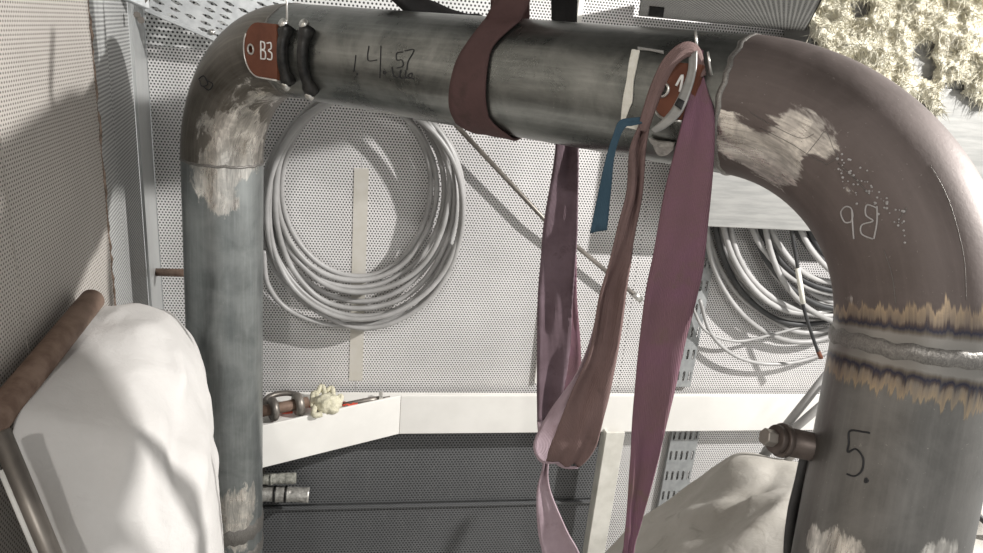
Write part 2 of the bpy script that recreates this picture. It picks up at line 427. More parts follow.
# ground and scraped areas (centre on the pipe, radius, strength)
SP = [((232, 128), .11, .75), ((210, 178), .09, .8), ((250, 150), .09, .8), ((222, 205), .05, .6), ((262, 95), .08, .55),
      ((240, 505), .09, .9), ((236, 540), .08, .8), ((775, 165), .05, .85), ((745, 150), .05, .8), ((800, 130), .05, .6), ((735, 180), .05, .8), ((845, 185), .03, .5),
      ((848, 300), .02, .55), ((815, 540), .03, .75), ((840, 553), .04, .8), ((940, 553), .04, .8), ((720, 120), .05, .45), ((285, 85), .05, .5), ((830, 150), .025, .55)]
SP = [(surf(*p), r, s) for p, r, s in SP]
names = {'left': 'pipe_section', 'el': 'elbow', 'top': 'pipe_section', 'er': 'elbow', 'right': 'pipe_section'}
mats = {'left': 'pipe_left', 'el': 'elbow_left', 'top': 'pipe_top', 'er': 'elbow_right', 'right': 'pipe_right'}
labs = {'left': 'blue grey vertical leg', 'el': 'scraped and ground left elbow', 'top': 'dark horizontal run', 'er': 'brown right elbow', 'right': 'grey right leg with heat-tinted weld'}
TINT = A2[-1]
for k, (vs, fs, uv, p) in PD.items():
    wd = []; pol = []
    for i, c in enumerate(p):
        d = (c - TINT).length
        for j in range(64):
            wd.append(min(d, .5)); v = vs[i * 64 + j]
            pol.append(min(1.0, sum(s * math.exp(-((v - q).length / r) ** 2) for q, r, s in SP)))
    o = obj(names[k], vs, fs, M[mats[k]], spool, uv, {'wd': wd, 'pol': pol}); o['label'] = labs[k]
def ring(name, c, ax, r, hw, h, m, parent, ripple=.0, seg=96):
    """a raised band round the pipe"""
    ax = ax.normalized(); e = ax.cross(Vector((.3, .8, .5))).normalized(); f = ax.cross(e); vs = []; fs = []; uv = {}
    prof = [(-hw, -.002), (-hw * .6, h * .7), (0, h), (hw * .6, h * .7), (hw, -.002)]
    for j in range(seg):
        a = 2 * PI * j / seg; q = ripple * (noise.noise(Vector((j * .35, 0, r))))
        for (s, k) in prof: vs.append(c + (e * math.cos(a) + f * math.sin(a)) * (r + k) + ax * (s + q))
    for j in range(seg):
        for i in range(4):
            j2 = (j + 1) % seg; uv[len(fs)] = [(j * .01, i * .006), ((j + 1) * .01, i * .006), ((j + 1) * .01, i * .006 + .006), (j * .01, i * .006 + .006)]
            fs.append((j * 5 + i, j2 * 5 + i, j2 * 5 + i + 1, j * 5 + i + 1))
    return obj(name, vs, fs, m, parent, uv)
ring('weld_bead', A1[0], A1[1] - A1[0], RP, .006, .003, M['bead'], spool, .006)
ring('weld_bead', A1[-1], AX, RP, .005, .002, M['bead'], spool, .004)
ring('weld_bead', A2[0], AX, RP, .007, .003, M['bead'], spool, .006)
ring('weld_bead', A2[-1], A2[-1] - A2[-2], RP, .016, .005, M['bead'], spool, .008)
for dz, hw in ((.0, .04), (-.11, .028)):
    ring('ground_weld', LB + (C1 - P0).normalized() * dz, C1 - P0, RP, hw, .005, M['bead'], spool, .02)  # bulging bands of the ground weld low on the left leg
# lifting lugs of red oxide plate, standing just off the pipe, between black weld clamps
NV = AX.cross(UPW); NV = -NV if NV.dot(CAM - C1) < 0 else NV; NV.normalize(); TV = NV.cross(AX); TV = -TV if TV.z < 0 else TV; TV.normalize()
def axis_s(px):      # distance along the run seen at this pixel column on the front of the pipe
    b = surf(px, 42 + (px - 221) * .121 + 8); return (b - C1).dot(AX)
def lug(px0, sgn, L, H, tilt):
    s0 = axis_s(px0); base = C1 + AX * s0 + Matrix.Rotation(-tilt, 3, AX) @ (NV * (RP + .012))
    tv = Matrix.Rotation(-tilt, 3, AX) @ TV; nv = Matrix.Rotation(-tilt, 3, AX) @ NV
    prof = [(0, H / 2), (L * .55, H / 2)] + [(L * .55 + L * .45 * math.sin(a), H / 2 * math.cos(a)) for a in [PI * i / 16 for i in range(1, 16)]] + [(L * .55, -H / 2), (0, -H / 2)]
    hole = [(L * .78 + .013 * math.cos(a), .013 * math.sin(a)) for a in [2 * PI * i / 16 for i in range(16)]]
    bm = bmesh.new(); P = lambda s, t, z: base + AX * (sgn * s) + tv * t + nv * z
    ov = [bm.verts.new(P(s, t, 0)) for s, t in prof]; hv = [bm.verts.new(P(s, t, 0)) for s, t in hole]
    es = [bm.edges.new((ov[i], ov[(i + 1) % len(ov)])) for i in range(len(ov))] + [bm.edges.new((hv[i], hv[(i + 1) % 16])) for i in range(16)]
    bmesh.ops.triangle_fill(bm, use_beauty=True, edges=es, normal=nv)
    bm.verts.index_update(); vs = [v.co.copy() for v in bm.verts]; fs = [tuple(v.index for v in f.verts) for f in bm.faces]; bm.free()
    o = obj('lifting_lug', vs, fs, M['lug'], spool, smooth=False, solid=.016); o['label'] = 'red oxide lug plate with a hole'
    rim = [P(s, t, .009) for s, t in prof[1:-1]]
    tube('lug_edge', [P(s, t, .009) for s, t in prof[6:]], .0025, M['bolt'], o, 6)
    tube('hole_rim', [P(s, t, .009) for s, t in hole], .003, M['bolt'], o, 6, True)
    return o, P
lug_a, PA = lug(283, -1, .150, .150, math.radians(0))
def strokes(name, polys, fn, r, m, parent):
    parts = []
    for pl in polys:
        pts = [fn(*p) for p in catmull(pl, max(len(pl) * 5, 9))]
        parts.append(tube_data(pts, r, 6)[:3])
    v, f, u = join(*parts); return obj(name, v, f, m, parent, u)
LB3 = lambda x, y: PA(.125 - x, y, .0095)
strokes('chalk_mark', [[(.055, -.022), (.056, .025)], [(.056, .025), (.072, .022), (.072, .006), (.058, .003), (.075, -.002), (.074, -.02), (.054, -.022)],
                       [(.084, .022), (.1, .024), (.102, .01), (.09, .003), (.104, -.004), (.102, -.02), (.084, -.02)]], LB3, .0022, M['chalk'], lug_a)
def clamp(px, a0, a1):
    s = axis_s(px); c = C1 + AX * s; pts = []
    for i in range(17):
        a = a0 + (a1 - a0) * i / 16; pts.append(c + (NV * math.cos(a) + TV * math.sin(a)) * (RP + .012))
    o = tube('weld_clamp', pts, [.022] * 3 + [.016] * 11 + [.022] * 3, M['black'], spool, 10)
    for i in (0, 16):
        q = pts[i]; n_ = (q - c).normalized(); v, f, u = disc_data(q + n_ * .008, n_, .013, .014, 12); obj('bolt_head', v, f, M['bolt'], o, u)
    return pts
ca = clamp(286, -.58, .50); clamp(306, -.72, .52)
top = ca[-1]
strokes('tie_wire', [[tuple(top), tuple(top + Vector((0, -.01, .06))), tuple(top + Vector((-.005, .0, .16))), tuple(top + Vector((0, .02, .4)))]],
        lambda *p: Vector(p), .003, M['bolt'], spool)
lug_b, PB = lug(697, -1, .085, .105, math.radians(8))
strokes('chalk_mark', [[(.03, .0), (.032, .03), (.04, .01)], [(.022, -.02), (.027, -.005)]], lambda x, y: PB(x, y, .0095), .0025, M['chalk'], lug_b)
# torn remains of a paper sticker round the right lug, crumpled foil and bright bolt ends
def patch(name, rows, m, off=.002, th=.002):
    rows = catmull(rows, len(rows) * 3); vs = []; fs = []
    for i, (x0, y0, x1, y1_) in enumerate(rows):
        for k in range(4):
            t = k / 3; vs.append(surf(x0 + (x1 - x0) * t, y0 + (y1_ - y0) * t, off + .001 * (k % 2)))
    for i in range(len(rows) - 1):
        for k in range(3): fs.append((i * 4 + k, i * 4 + k + 1, i * 4 + k + 5, i * 4 + k + 4))
    return obj(name, vs, fs, m, spool, smooth=False, solid=th, offset=1)
patch('torn_sticker', [(632, 50, 640, 51), (629, 64, 637, 67), (627, 80, 634, 82), (624, 95, 633, 100), (622, 110, 630, 108), (621, 124, 626, 118)], M['paper'])
patch('torn_sticker', [(622, 119, 622, 126), (630, 121, 630, 127), (637, 122, 638, 129), (641, 124, 640, 130)], M['paper'])
patch('torn_sticker', [(638, 48, 638, 51), (650, 50, 650, 52), (664, 52, 664, 55)], M['duct'])
patch('foil_scrap', [(650, 136, 654, 143), (660, 139, 660, 152), (668, 140, 668, 152), (676, 141, 674, 148)], M['foil'], .004, .004)
for (x, y, h, dx) in ((711, 62, 22, -8), (697, 44, 12, 2)):
    a = surf(x, y + h * .6, .0); b = surf(x, y, .03)
    v, f, u = disc_data(a, b - a, .0035, (b - a).length, 8, .002); obj('bolt_end', v, f, M['bolt'], spool, u)
# handwriting on the steel
sf = lambda x, y: surf(x, y, .0008)
for gph in ([[(369, 46), (368, 60), (377, 60)]], [[(381, 46), (380, 78)]], [[(384, 71), (386, 72), (385, 74), (383.5, 73), (384, 71)]], [[(356, 55), (354, 72)]], [[(357, 73), (358, 74), (357, 75), (357, 73)]],
            [[(403, 52), (397, 53), (397, 60), (402, 60), (403, 66), (397, 68)]], [[(405, 51), (414, 50), (408, 62), (407, 70)]],
            [[(392, 67), (394, 76), (399, 77), (401, 70), (400, 77), (405, 78), (406, 70), (406, 77), (411, 78), (412, 73), (408, 76), (414, 79)]]):
    strokes('marker_writing', gph, sf, .0014, M['ink'], spool)
strokes('marker_writing', [[(870, 433), (864, 432), (850, 431), (849, 443), (848, 452), (856, 449), (863, 458), (862, 470), (855, 476), (847, 474)]], sf, .0016, M['ink'], spool)
strokes('marker_dot', [[(866, 478), (868, 481), (865, 482), (866, 478)]], sf, .0016, M['ink'], spool)
strokes('marker_writing', [[(199, 79), (204, 76), (208, 84), (202, 86), (200, 80)]], sf, .002, M['ink'], spool)
strokes('marker_writing', [[(206, 80), (213, 84), (209, 90), (203, 86)]], sf, .002, M['ink'], spool)
strokes('chalk_mark', [[(851, 222), (845, 222), (841, 213), (845, 207), (851, 208), (853, 216), (851, 222)], [(852, 210), (853, 226), (854, 239)],
     [(877, 206), (877, 222), (874, 239)], [(877, 208), (867, 205), (866, 215), (873, 221), (862, 225), (862, 234), (873, 239)]], sf, .0013, M['chalk_dim'], spool)
strokes('scratch', [[(760, 128), (790, 143), (812, 157), (827, 164)], [(806, 155), (818, 140), (826, 132), (834, 150), (838, 156), (826, 165)], [(838, 163), (856, 180), (870, 195)],
     [(845, 170), (860, 182)], [(898, 222), (906, 208), (905, 214)], [(884, 250), (892, 275), (896, 305)], [(930, 165), (944, 190), (955, 220), (964, 260), (966, 300)], [(750, 112), (770, 124), (800, 138), (814, 134)]], sf, .0004, M['bead'], spool)
random.seed(11)
sp = []
for i in range(70):
    x = random.uniform(836, 905); y = 160 + (x - 836) * .95 + random.gauss(0, 9)
    p = surf(x, y, .0006); sp.append(disc_data(p, surf(x, y, .01) - p, random.uniform(.0008, .0024), .0008, 6))
v, f, u = join(*sp); obj('spatter', v, f, M['chalk_dim'], spool, u, kind='stuff')
# small nozzle on the right leg with plug and collar
na = at(836, 452, 1.33); nb = at(785, 441, 1.30); nd = (nb - na).normalized()
noz = tube('nozzle', [na, na + (nb - na) * .12, na + (nb - na) * .2, nb], [.034, .030, .026, .026], M['nozzle'], spool, 24)
v, f, u = disc_data(nb, nd, .031, .012, 24); obj('collar', v, f, M['nozzle'], noz, u, bevel=.002)
v, f, u = disc_data(nb + nd * .012, nd, .026, .012, 24); obj('collar', v, f, M['nozzle'], noz, u, bevel=.002)
v, f, u = disc_data(nb + nd * .024, nd, .016, .022, 6); obj('hex_plug', v, f, M['darksteel'], noz, u, smooth=False, bevel=.002)

# ---------------------------------------------------------------- slings and straps
def ribbon_rows(rows3, name, m, parent, cols=7, curl=.006, th=.005, seed=0):
    """rows3: list of (left, right) world points"""
    vs = []; uv = []; fs = []; L = 0
    for i, (a, b) in enumerate(rows3):
        if i: L += ((a + b) * .5 - (rows3[i - 1][0] + rows3[i - 1][1]) * .5).length
        i0 = max(i - 1, 0); i1 = min(i + 1, len(rows3) - 1)
        t = ((rows3[i1][0] + rows3[i1][1]) - (rows3[i0][0] + rows3[i0][1])).normalized(); nn = (b - a).cross(t)
        nn = nn.normalized() if nn.length > 1e-9 else Vector((0, -1, 0))
        W = (b - a).length
        for k in range(cols):
            s = k / (cols - 1)
            h = curl * (math.sin(PI * s) - .5) + curl * 1.6 * noise.noise(Vector((s * 3.2 + seed, L * 7, seed * 1.7)))
            vs.append(a.lerp(b, s) + nn * h); uv.append((s * W, L))
    for i in range(len(rows3) - 1):
        for k in range(cols - 1): fs.append((i * cols + k, i * cols + k + 1, (i + 1) * cols + k + 1, (i + 1) * cols + k))
    return obj(name, vs, fs, m, parent, uv, solid=th)
def px_rows(rows, n=None):
    rows = [r if len(r) == 6 else (*r, r[4]) for r in rows]
    rows = catmull(rows, n or len(rows) * 6)
    return [(at(r[0], r[1], r[4]), at(r[2], r[3], r[5])) for r in rows]
# the long mauve sling hung through the right lug: eye, wide leg, narrow leg with a bight
s1 = thing('web_sling', at(672, 100, 1.36), 'long mauve web sling looped through the right lug, one wide and one narrow leg hanging', 'sling', 'mauve slings on the pipe')
A = [(697, 52, 702, 50, 1.355), (693, 66, 702, 66, 1.345), (690, 92, 708, 92, 1.335), (680, 131, 714, 121, 1.335), (665, 190, 711, 192, 1.36), (654, 250, 704, 255, 1.39), (645, 295, 697, 294, 1.42),
     (639, 350, 684, 348, 1.46), (632, 430, 665, 430, 1.52), (629, 471, 655, 471, 1.55), (626, 523, 641, 523, 1.58), (622, 560, 633, 560, 1.61), (612, 640, 640, 640, 1.70), (600, 760, 645, 760, 1.8)]
ribbon_rows(px_rows(A), 'wide_leg', M['sling'], s1, 9, .006, .006, 1)
B = [(637, 126, 648, 126, 1.38), (629, 150, 644, 150, 1.40), (627, 190, 641, 192, 1.43), (619, 222, 636, 224, 1.45), (610, 260, 631, 260, 1.48), (599, 295, 625, 295, 1.51), (590, 345, 618, 345, 1.55), (575, 383, 610, 385, 1.58),
     (560, 421, 600, 428, 1.60), (549, 449, 594, 448, 1.60), (546, 461, 578, 467, 1.62), (537, 457, 562, 463, 1.66), (534, 441, 566, 442, 1.71), (549, 412, 580, 408, 1.73), (574, 378, 597, 374, 1.73), (588, 348, 606, 343, 1.71), (598, 310, 614, 305, 1.68)]
R = px_rows(B)
k = len(R) * 10 // 16
ribbon_rows(R[:k + 1], 'narrow_leg', M['sling_brown'], s1, 11, .014, .005, 2)['label'] = 'brownish narrow leg'
ribbon_rows(R[k:], 'folded_bight', M['sling_lit'], s1, 9, .004, .005, 3)['label'] = 'inner face of the bight, painted as lit'
E_ = [(637, 130, 648, 130, 1.375), (643, 110, 654, 112, 1.35), (651, 85, 663, 90, 1.335), (662, 61, 673, 70, 1.32), (676, 46, 682, 60, 1.315), (689, 42, 691, 56, 1.32), (700, 50, 692, 62, 1.33), (706, 75, 694, 80, 1.337)]
ribbon_rows(px_rows(E_), 'eye_loop', M['sling_brown'], s1, 7, .004, .006, 4)
Lb = [(689, 53, 697, 51, 1.325, 1.315), (687, 75, 695, 77, 1.325, 1.315), (674, 105, 683, 111, 1.33, 1.32), (662, 120, 667, 127, 1.345, 1.34), (651, 129, 655, 133, 1.36)]
lbl = ribbon_rows(px_rows(Lb), 'label_band', M['duct'], s1, 4, .001, .003, 5); lbl['label'] = 'pale grey label band'
ribbon_rows(px_rows([(678.5, 98, 684.5, 101, 1.322, 1.312), (674.5, 105, 681, 110, 1.324, 1.314)], 4), 'printed_mark', M['ink'], lbl, 4, .0, .002, 5)
Tg = [(643, 117, 644, 123, 1.365), (630, 118, 632, 126, 1.36), (619, 121, 626, 127, 1.36), (613, 135, 620, 137, 1.37), (606, 158, 614, 158, 1.38), (599, 190, 611, 191, 1.39), (590, 233, 607, 230, 1.41)]
ribbon_rows(px_rows(Tg), 'blue_tag', M['sling_blue'], s1, 5, .002, .003, 6)['label'] = 'faded blue webbing tag'
# sling choked round the run of pipe
s2 = thing('web_sling', C1 + AX * axis_s(470) + NV * RP, 'brownish purple web sling wrapped once around the dark horizontal pipe', 'sling', 'mauve slings on the pipe')
rows = []
for r in catmull([(486, 22, 522, 22), (462, 55, 496, 45), (453, 80, 489, 66), (451, 104, 487, 96), (457, 120, 490, 116)], 26):
    rows.append((surf(r[0], r[1], .006), surf(r[2], r[3], .006)))
up = px_rows([(520, -60, 556, -66, 1.60), (504, -22, 542, -30, 1.60), (495, 0, 530, 0, 1.605)], 10)
sl = (rows[-1][0] - C1).dot(AX); sr = (rows[-1][1] - C1).dot(AX); back = []
def cyl(s, a, off=.007): return C1 + AX * s + (NV * math.cos(a) + TV * math.sin(a)) * (RP + off)
aL = math.atan2((rows[-1][0] - C1 - AX * sl).dot(TV), (rows[-1][0] - C1 - AX * sl).dot(NV))
aR = math.atan2((rows[-1][1] - C1 - AX * sr).dot(TV), (rows[-1][1] - C1 - AX * sr).dot(NV))
for i in range(1, 25):
    t = i / 24; ds = .03 * min(1, t * 6) - .11 * max(0, t - .12); back.append((cyl(sl + ds, aL + (-PI * 1.15 - aL) * t), cyl(sr + ds, aR + (-PI * 1.15 - aR) * t)))
e0, e1 = back[-1]; back += [(e0 + Vector((-.01 * i, 0, .1 * i)), e1 + Vector((-.01 * i, 0, .1 * i))) for i in range(1, 7)]
ribbon_rows(up + rows + back, 'sling_band', M['sling_dark'], s2, 7, .001, .006, 7)
# strap hanging straight down behind the pipe
s3 = thing('web_sling', at(558, 250, 2.0), 'faded lilac web strap hanging behind the pipe, left of the folded narrow leg', 'sling', 'mauve slings on the pipe')
Cc = [(551, -60, 580, -60, 1.78), (551, 0, 577, 0, 1.82), (553, 60, 577, 60, 1.86), (554, 110, 578, 110, 1.88), (555, 150, 578, 150, 1.9), (544, 222, 577, 222, 1.95), (541, 258, 575, 258, 1.98), (538, 295, 573, 294, 2.0), (537, 350, 570, 350, 2.03), (537, 400, 562, 400, 2.06),
      (538, 430, 556, 430, 2.08), (543, 462, 548, 462, 2.10), (537, 490, 550, 490, 2.12), (538, 530, 566, 528, 2.15), (545, 565, 582, 560, 2.18), (560, 640, 600, 630, 2.25), (570, 760, 610, 760, 2.4)]
R = px_rows(Cc)
ribbon_rows(R[:20], 'upper_ply', M['sling_black_shade'], s3, 9, .004, .005, 8)['label'] = 'upper end of the strap, shade painted in as black'  # black stands in for the shade on this end of the lilac strap
ribbon_rows(R[19:62], 'strap', M['sling_pale'], s3, 9, .010, .005, 8)
ribbon_rows(R[61:], 'lower_end', M['sling_lit'], s3, 9, .008, .005, 8)['label'] = 'lower end of the strap, painted as lit'
C2r = [(566, 250, 576, 255, 2.04), (567, 300, 577, 300, 2.05), (565, 350, 581, 350, 2.07), (556, 390, 579, 380, 2.1), (551, 440, 558, 440, 2.12)]
ribbon_rows(px_rows(C2r), 'rear_ply', M['sling'], s3, 5, .004, .005, 9)
# black strap lying over the top of the run
s4 = thing('black_strap', at(430, 8, 1.8), 'black webbing strap crossing over the top of the pipe left of the wrapped sling', 'strap')
bk = px_rows([(350, -55, 395, -70, 1.98), (380, -12, 416, -12, 1.98), (396, 4, 440, 4, 1.98), (416, 22, 466, 14, 1.98), (440, 40, 484, 17, 1.96), (460, 70, 500, 45, 1.95)])
ribbon_rows(bk, 'strap', M['sling_black_shade'], s4, 5, .003, .006, 10)

# ---------------------------------------------------------------- cable coils
def loop_pts(cx, cy, rx, ry, Y, n=72, seed=0, tilt=0, wob=.035):
    pts = []
    for i in range(n):
        a = 2 * PI * i / n; k = 1 + wob * noise.noise(Vector((math.cos(a) * 1.3 + seed * 3, math.sin(a) * 1.3, seed)))
        x = rx * k * math.cos(a); y = ry * k * math.sin(a)
        pts.append(hit(cx + x * math.cos(tilt) - y * math.sin(tilt), cy + x * math.sin(tilt) + y * math.cos(tilt), 1, Y + .02 * math.sin(a + seed)))
    return pts
ck = thing('cable_coil', hit(362, 205, 1, 3.1), 'round coil of grey cable hung on the white perforated wall beside the left pipe', 'cable coil', 'coils of grey cable')
LP = [(357, 186, 75, 89, 3.155, 0), (356, 188, 80, 92, 3.13, 0), (358, 191, 86, 97, 3.155, .1), (362, 190, 88, 104, 3.12, .05), (360, 197, 92, 104, 3.145, 0), (364, 200, 90, 109, 3.105, .12),
      (361, 204, 95, 112, 3.13, -.1), (366, 207, 97, 113, 3.09, .1), (363, 207, 101, 117, 3.12, .05), (364, 212, 99, 115, 3.075, -.08)]
for i, (cx, cy, rx, ry, Y, tl) in enumerate(LP):
    tube('cable_loop', loop_pts(cx, cy, rx, ry, Y - .02, 72, i * 1.37, tl), .0125, M['cable'], ck, 10, True)
tube('cable_tail', [hit(x, y, 1, Y) for x, y, Y in catmull([(264, 250, 3.07), (268, 285, 3.07), (292, 312, 3.08), (340, 326, 3.09), (390, 318, 3.10), (430, 285, 3.1), (452, 245, 3.1)], 40)], .0115, M['cable'], ck, 10)
CR = [('leftmost grey cable coil under the duct, its strands beside the wide mauve strap', [(800, 222, 92, 118, 3.0), (820, 212, 100, 104, 3.03), (826, 216, 96, 100, 2.96), (806, 215, 99, 108, 3.02), (806, 212, 92, 112, 2.98), (808, 205, 86, 110, 2.95), (812, 210, 84, 122, 3.05), (803, 200, 78, 105, 2.99), (815, 215, 94, 118, 3.06)]),
      ('middle coil of grey cable under the duct, between the two other coils', [(852, 200, 96, 92, 2.90), (836, 200, 84, 106, 2.95), (845, 190, 100, 105, 2.96), (842, 195, 92, 112, 2.93), (846, 190, 82, 112, 2.97), (850, 205, 88, 118, 2.91), (838, 185, 76, 98, 2.94)]),
      ('dark right-hand cable coil tucked between the duct and the brown elbow', [(872, 188, 86, 88, 2.87), (882, 200, 90, 80, 2.85), (880, 190, 92, 85, 2.90), (875, 195, 80, 92, 2.88), (880, 190, 72, 95, 2.91), (884, 180, 84, 105, 2.86), (878, 185, 64, 82, 2.89)])]
for ci, (lab, lps) in enumerate(CR):
    c = thing('cable_coil', hit(lps[0][0], lps[0][1], 1, lps[0][4]), lab, 'cable coil', 'coils of grey cable')
    for i, (cx, cy, rx, ry, Y) in enumerate(lps):
        tube('cable_loop', loop_pts(cx, cy, rx, ry, 3.02 + (Y - 2.85) * .62, 64, ci * 5 + i * 1.7), .014, M['cable_dark'] if (ci == 2 and i in (0, 2, 5)) or (ci == 1 and i in (0, 3)) or (ci == 0 and i == 4) else M['cable'], c, 10, True)
coil1 = [o for o in bpy.data.objects if o.name == 'cable_coil.001'][0]
def cable(name, label, pts, r, m, cat='cable', group=None, seg=8, n=40):
    o = tube(name, [at(*p) for p in catmull(pts, n)], r, m, None, seg); return tag(o, label, cat, group)
for P_, r_ in (([(700, 300), (712, 335), (740, 358), (780, 364), (820, 355), (860, 335), (890, 290)], .010), ([(690, 300), (705, 330), (735, 341), (770, 335), (815, 322), (850, 310)], .008)):
    tube('cable_tail', [hit(x, y, 1, 3.12) for x, y in catmull(P_, 40)], r_, M['cable'], coil1, 8)
tl = thing('labelled_cable', at(800, 290, 2.75), 'dark cable with a white sleeve hanging in front of the coils', 'cable')
tube('cable', [hit(x, y, 1, 3.0) for x, y in catmull([(790, 222), (793, 240), (799, 275), (803, 305), (812, 335), (819, 354)], 30)], .009, M['cable_dark'], tl, 8)
tube('sleeve', [hit(797.5, 268, 1, 2.998), hit(800.5, 287, 1, 2.998), hit(803, 303, 1, 2.998)], .0125, M['paper'], tl, 10)
tube('cable_end', [hit(818, 351, 1, 3.0), hit(821, 358, 1, 3.0)], .011, M['lug'], tl, 10)
rd = thing('wall_rod', hit(550, 220, 1, 3.12), 'thin grey rod running diagonally down the wall behind the straps', 'rod')
tube('rod', [hit(440, 108, 1, 3.12), hit(545, 220, 1, 3.13), hit(636, 296, 1, 3.14)], .011, M['darksteel'], rd, 10)
tube('rod_tip', [hit(633, 293.5, 1, 3.14), hit(641, 300, 1, 3.14)], .016, M['bolt'], rd, 10)

# ---------------------------------------------------------------- ledge with the things left on it
TH = .012
KX = .175
ledge = thing('steel_ledge', (KX, 3.1, z_bot), 'white painted steel ledge with a deep lip running across the lower wall', 'ledge')
La = Vector((-.455, 2.80, 0)); Lk = Vector((KX, 3.085, 0)); Lr = Vector((3.6, 3.105, 0))
def lip(name, a, b):
    e = (b - a).normalized(); nn = Vector((e.y, -e.x, 0))
    return box(name, a + Vector((0, 0, z_bot)), b - a, -nn * TH, Vector((0, 0, z_led - z_bot)), M['white'], ledge, .003)
lip('front_lip', La, Lk); lip('front_lip', Lk, Lr)
pl = [La + Vector((0, .02, 0)), Lk + Vector((0, .015, 0)), Lr + Vector((0, .014, 0)), Vector((3.6, 3.16, 0)), Vector((KX, 3.16, 0)), Vector((La.x, 3.16, 0))]
vs = [p + Vector((0, 0, z_led - .030)) for p in pl] + [p + Vector((0, 0, z_led - .022)) for p in pl]
fs = [(5, 4, 1, 0), (4, 3, 2, 1), (6, 7, 10, 11), (7, 8, 9, 10)] + [(i, (i + 1) % 6, (i + 1) % 6 + 6, i + 6) for i in range(6)]
obj('ledge_plate', vs, fs, M['white'], ledge, smooth=False)
ZL = z_led - .022
# bracket tab below the left end
q = hit(280, 466, 1, 3.02); abox('hanger_tab', q.x - .03, q.x + .01, 3.0, 3.012, z_bot - .09, z_bot + .03, M['white'], ledge)
def onled(px, py, z): return hit(px, py, 2, z)
sh = thing('bow_shackle', onled(284, 408, ZL), 'rusty bow shackle lying on the ledge behind the left pipe', 'shackle')
r0 = .055
e1 = onled(273, 409, ZL + r0); e2 = onled(298, 404, ZL + r0); ed = (e2 - e1).normalized()
e2 = e1 + ed * min((e2 - e1).length, .13)
def torus(c, ax, R_, r_, seg=24):
    ax = Vector(ax).normalized(); e = ax.cross(UPW).normalized(); f = ax.cross(e)
    return [Vector(c) + (e * math.cos(2 * PI * i / seg) + f * math.sin(2 * PI * i / seg)) * R_ for i in range(seg)]
for e in (e1, e2): tube('eye', torus(e, ed, .036, .019), .019, M['darksteel'], sh, 12, True)
tube('pin', [e1 - ed * .07, e2 + ed * .045], .025, M['rust'], sh, 16)
v, f, u = disc_data(e1 - ed * .075, ed, .033, .02, 8); obj('pin_head', v, f, M['rust'], sh, u, bevel=.002)
pb = Vector((-ed.y, ed.x, 0)); pb = pb if pb.y > 0 else -pb
bow = catmull([tuple(e1 + pb * .02), tuple(e1 + pb * .06 - ed * .02 + UPW * .005), tuple(e1 + pb * .10 + ed * .02 + UPW * .01), tuple(e2 + pb * .10 - ed * .02 + UPW * .01), tuple(e2 + pb * .06 + ed * .02 + UPW * .005), tuple(e2 + pb * .02)], 30)
tube('bow', bow, .0135, M['darksteel'], sh, 12)
# work glove, crumpled
gl = thing('work_glove', onled(327, 405, ZL), 'crumpled cream cotton work glove on the ledge beside the shackle', 'glove')
gc = onled(327, 404, ZL + .045)
bm = bmesh.new(); bmesh.ops.create_icosphere(bm, subdivisions=4, radius=1)
for v in bm.verts:
    q = v.co; k = 1 + .22 * noise.noise(q * 2.2 + Vector((3, 1, 0))) + .12 * noise.noise(q * 6)
    v.co = Vector((q.x * .062, q.y * .042, q.z * .050)) * k
vs = [v.co + gc for v in bm.verts]; fs = [tuple(v.index for v in f.verts) for f in bm.faces]; bm.free()
vs = [Vector((v.x, v.y, max(v.z, ZL + .001))) for v in vs]
obj('palm', vs, fs, M['glove'], gl)
for i, (a, b, c) in enumerate([((318, 398), (313, 391), (311, 402)), ((326, 396), (322, 386), (317, 392)), ((334, 398), (333, 388), (327, 390)), ((340, 402), (343, 394), (337, 397)), ((322, 408), (313, 408), (315, 400))]):
    pts = [gc + (onled(*p, gc.z) - onled(327, 404, gc.z)) * .9 + Vector((0, -.018 - .004 * k, 0)) for k, p in enumerate((a, b, c))]
    pts = [Vector((p.x, p.y - .012, gc.z + ((400 - pp[1]) * .0020))) for p, pp in zip(pts, (a, b, c))]
    tube('finger', catmull([tuple(p) for p in pts], 12), [.013] * 10 + [.011, .006], M['glove'], gl, 10)
wr = thing('pipe_wrench', onled(370, 401, ZL), 'small dark steel wrench lying on the ledge right of the glove', 'wrench')
w0 = onled(343, 404, ZL + .012); w1 = onled(390, 397, ZL + .014); wd_ = (w1 - w0).normalized()
tube('handle', [w0, w0.lerp(w1, .3), w0.lerp(w1, .55), w0.lerp(w1, .8)], [.007, .011, .014, .012], M['darksteel'], wr, 10)
box('jaw', w0.lerp(w1, .76) - UPW * .010 + Vector((0, -.02, 0)), wd_ * .018, Vector((0, .045, 0)), UPW * .035, M['bolt'], wr)
tube('shank', [w0.lerp(w1, .8), w1], .006, M['darksteel'], wr, 8)
for (x, y, lab, sz) in ((306, 409, 'red plastic scrap between shackle and glove', (.05, .02)), (286, 414, 'red plastic scrap lying in front of the shackle pin', (.06, .012)), (350, 406, 'red plastic scrap next to the wrench handle', (.07, .01))):
    c = onled(x, y, ZL + .001); pts = []
    vs = []; fs = []
    for i in range(8):
        for j in range(3):
            vs.append(c + Vector(((i / 7 - .5) * sz[0], (j / 2 - .5) * .035, .002 + (.5 + .5 * noise.noise(Vector((i * .7, j, x)))) * sz[1] * 1.6)))
    for i in range(7):
        for j in range(2): fs.append((i * 3 + j, i * 3 + 3 + j, i * 3 + 4 + j, i * 3 + 1 + j))
    tag(obj('plastic_scrap', vs, fs, M['redbits'], None, solid=.003, offset=1), lab, 'scrap', 'red scraps on the ledge')
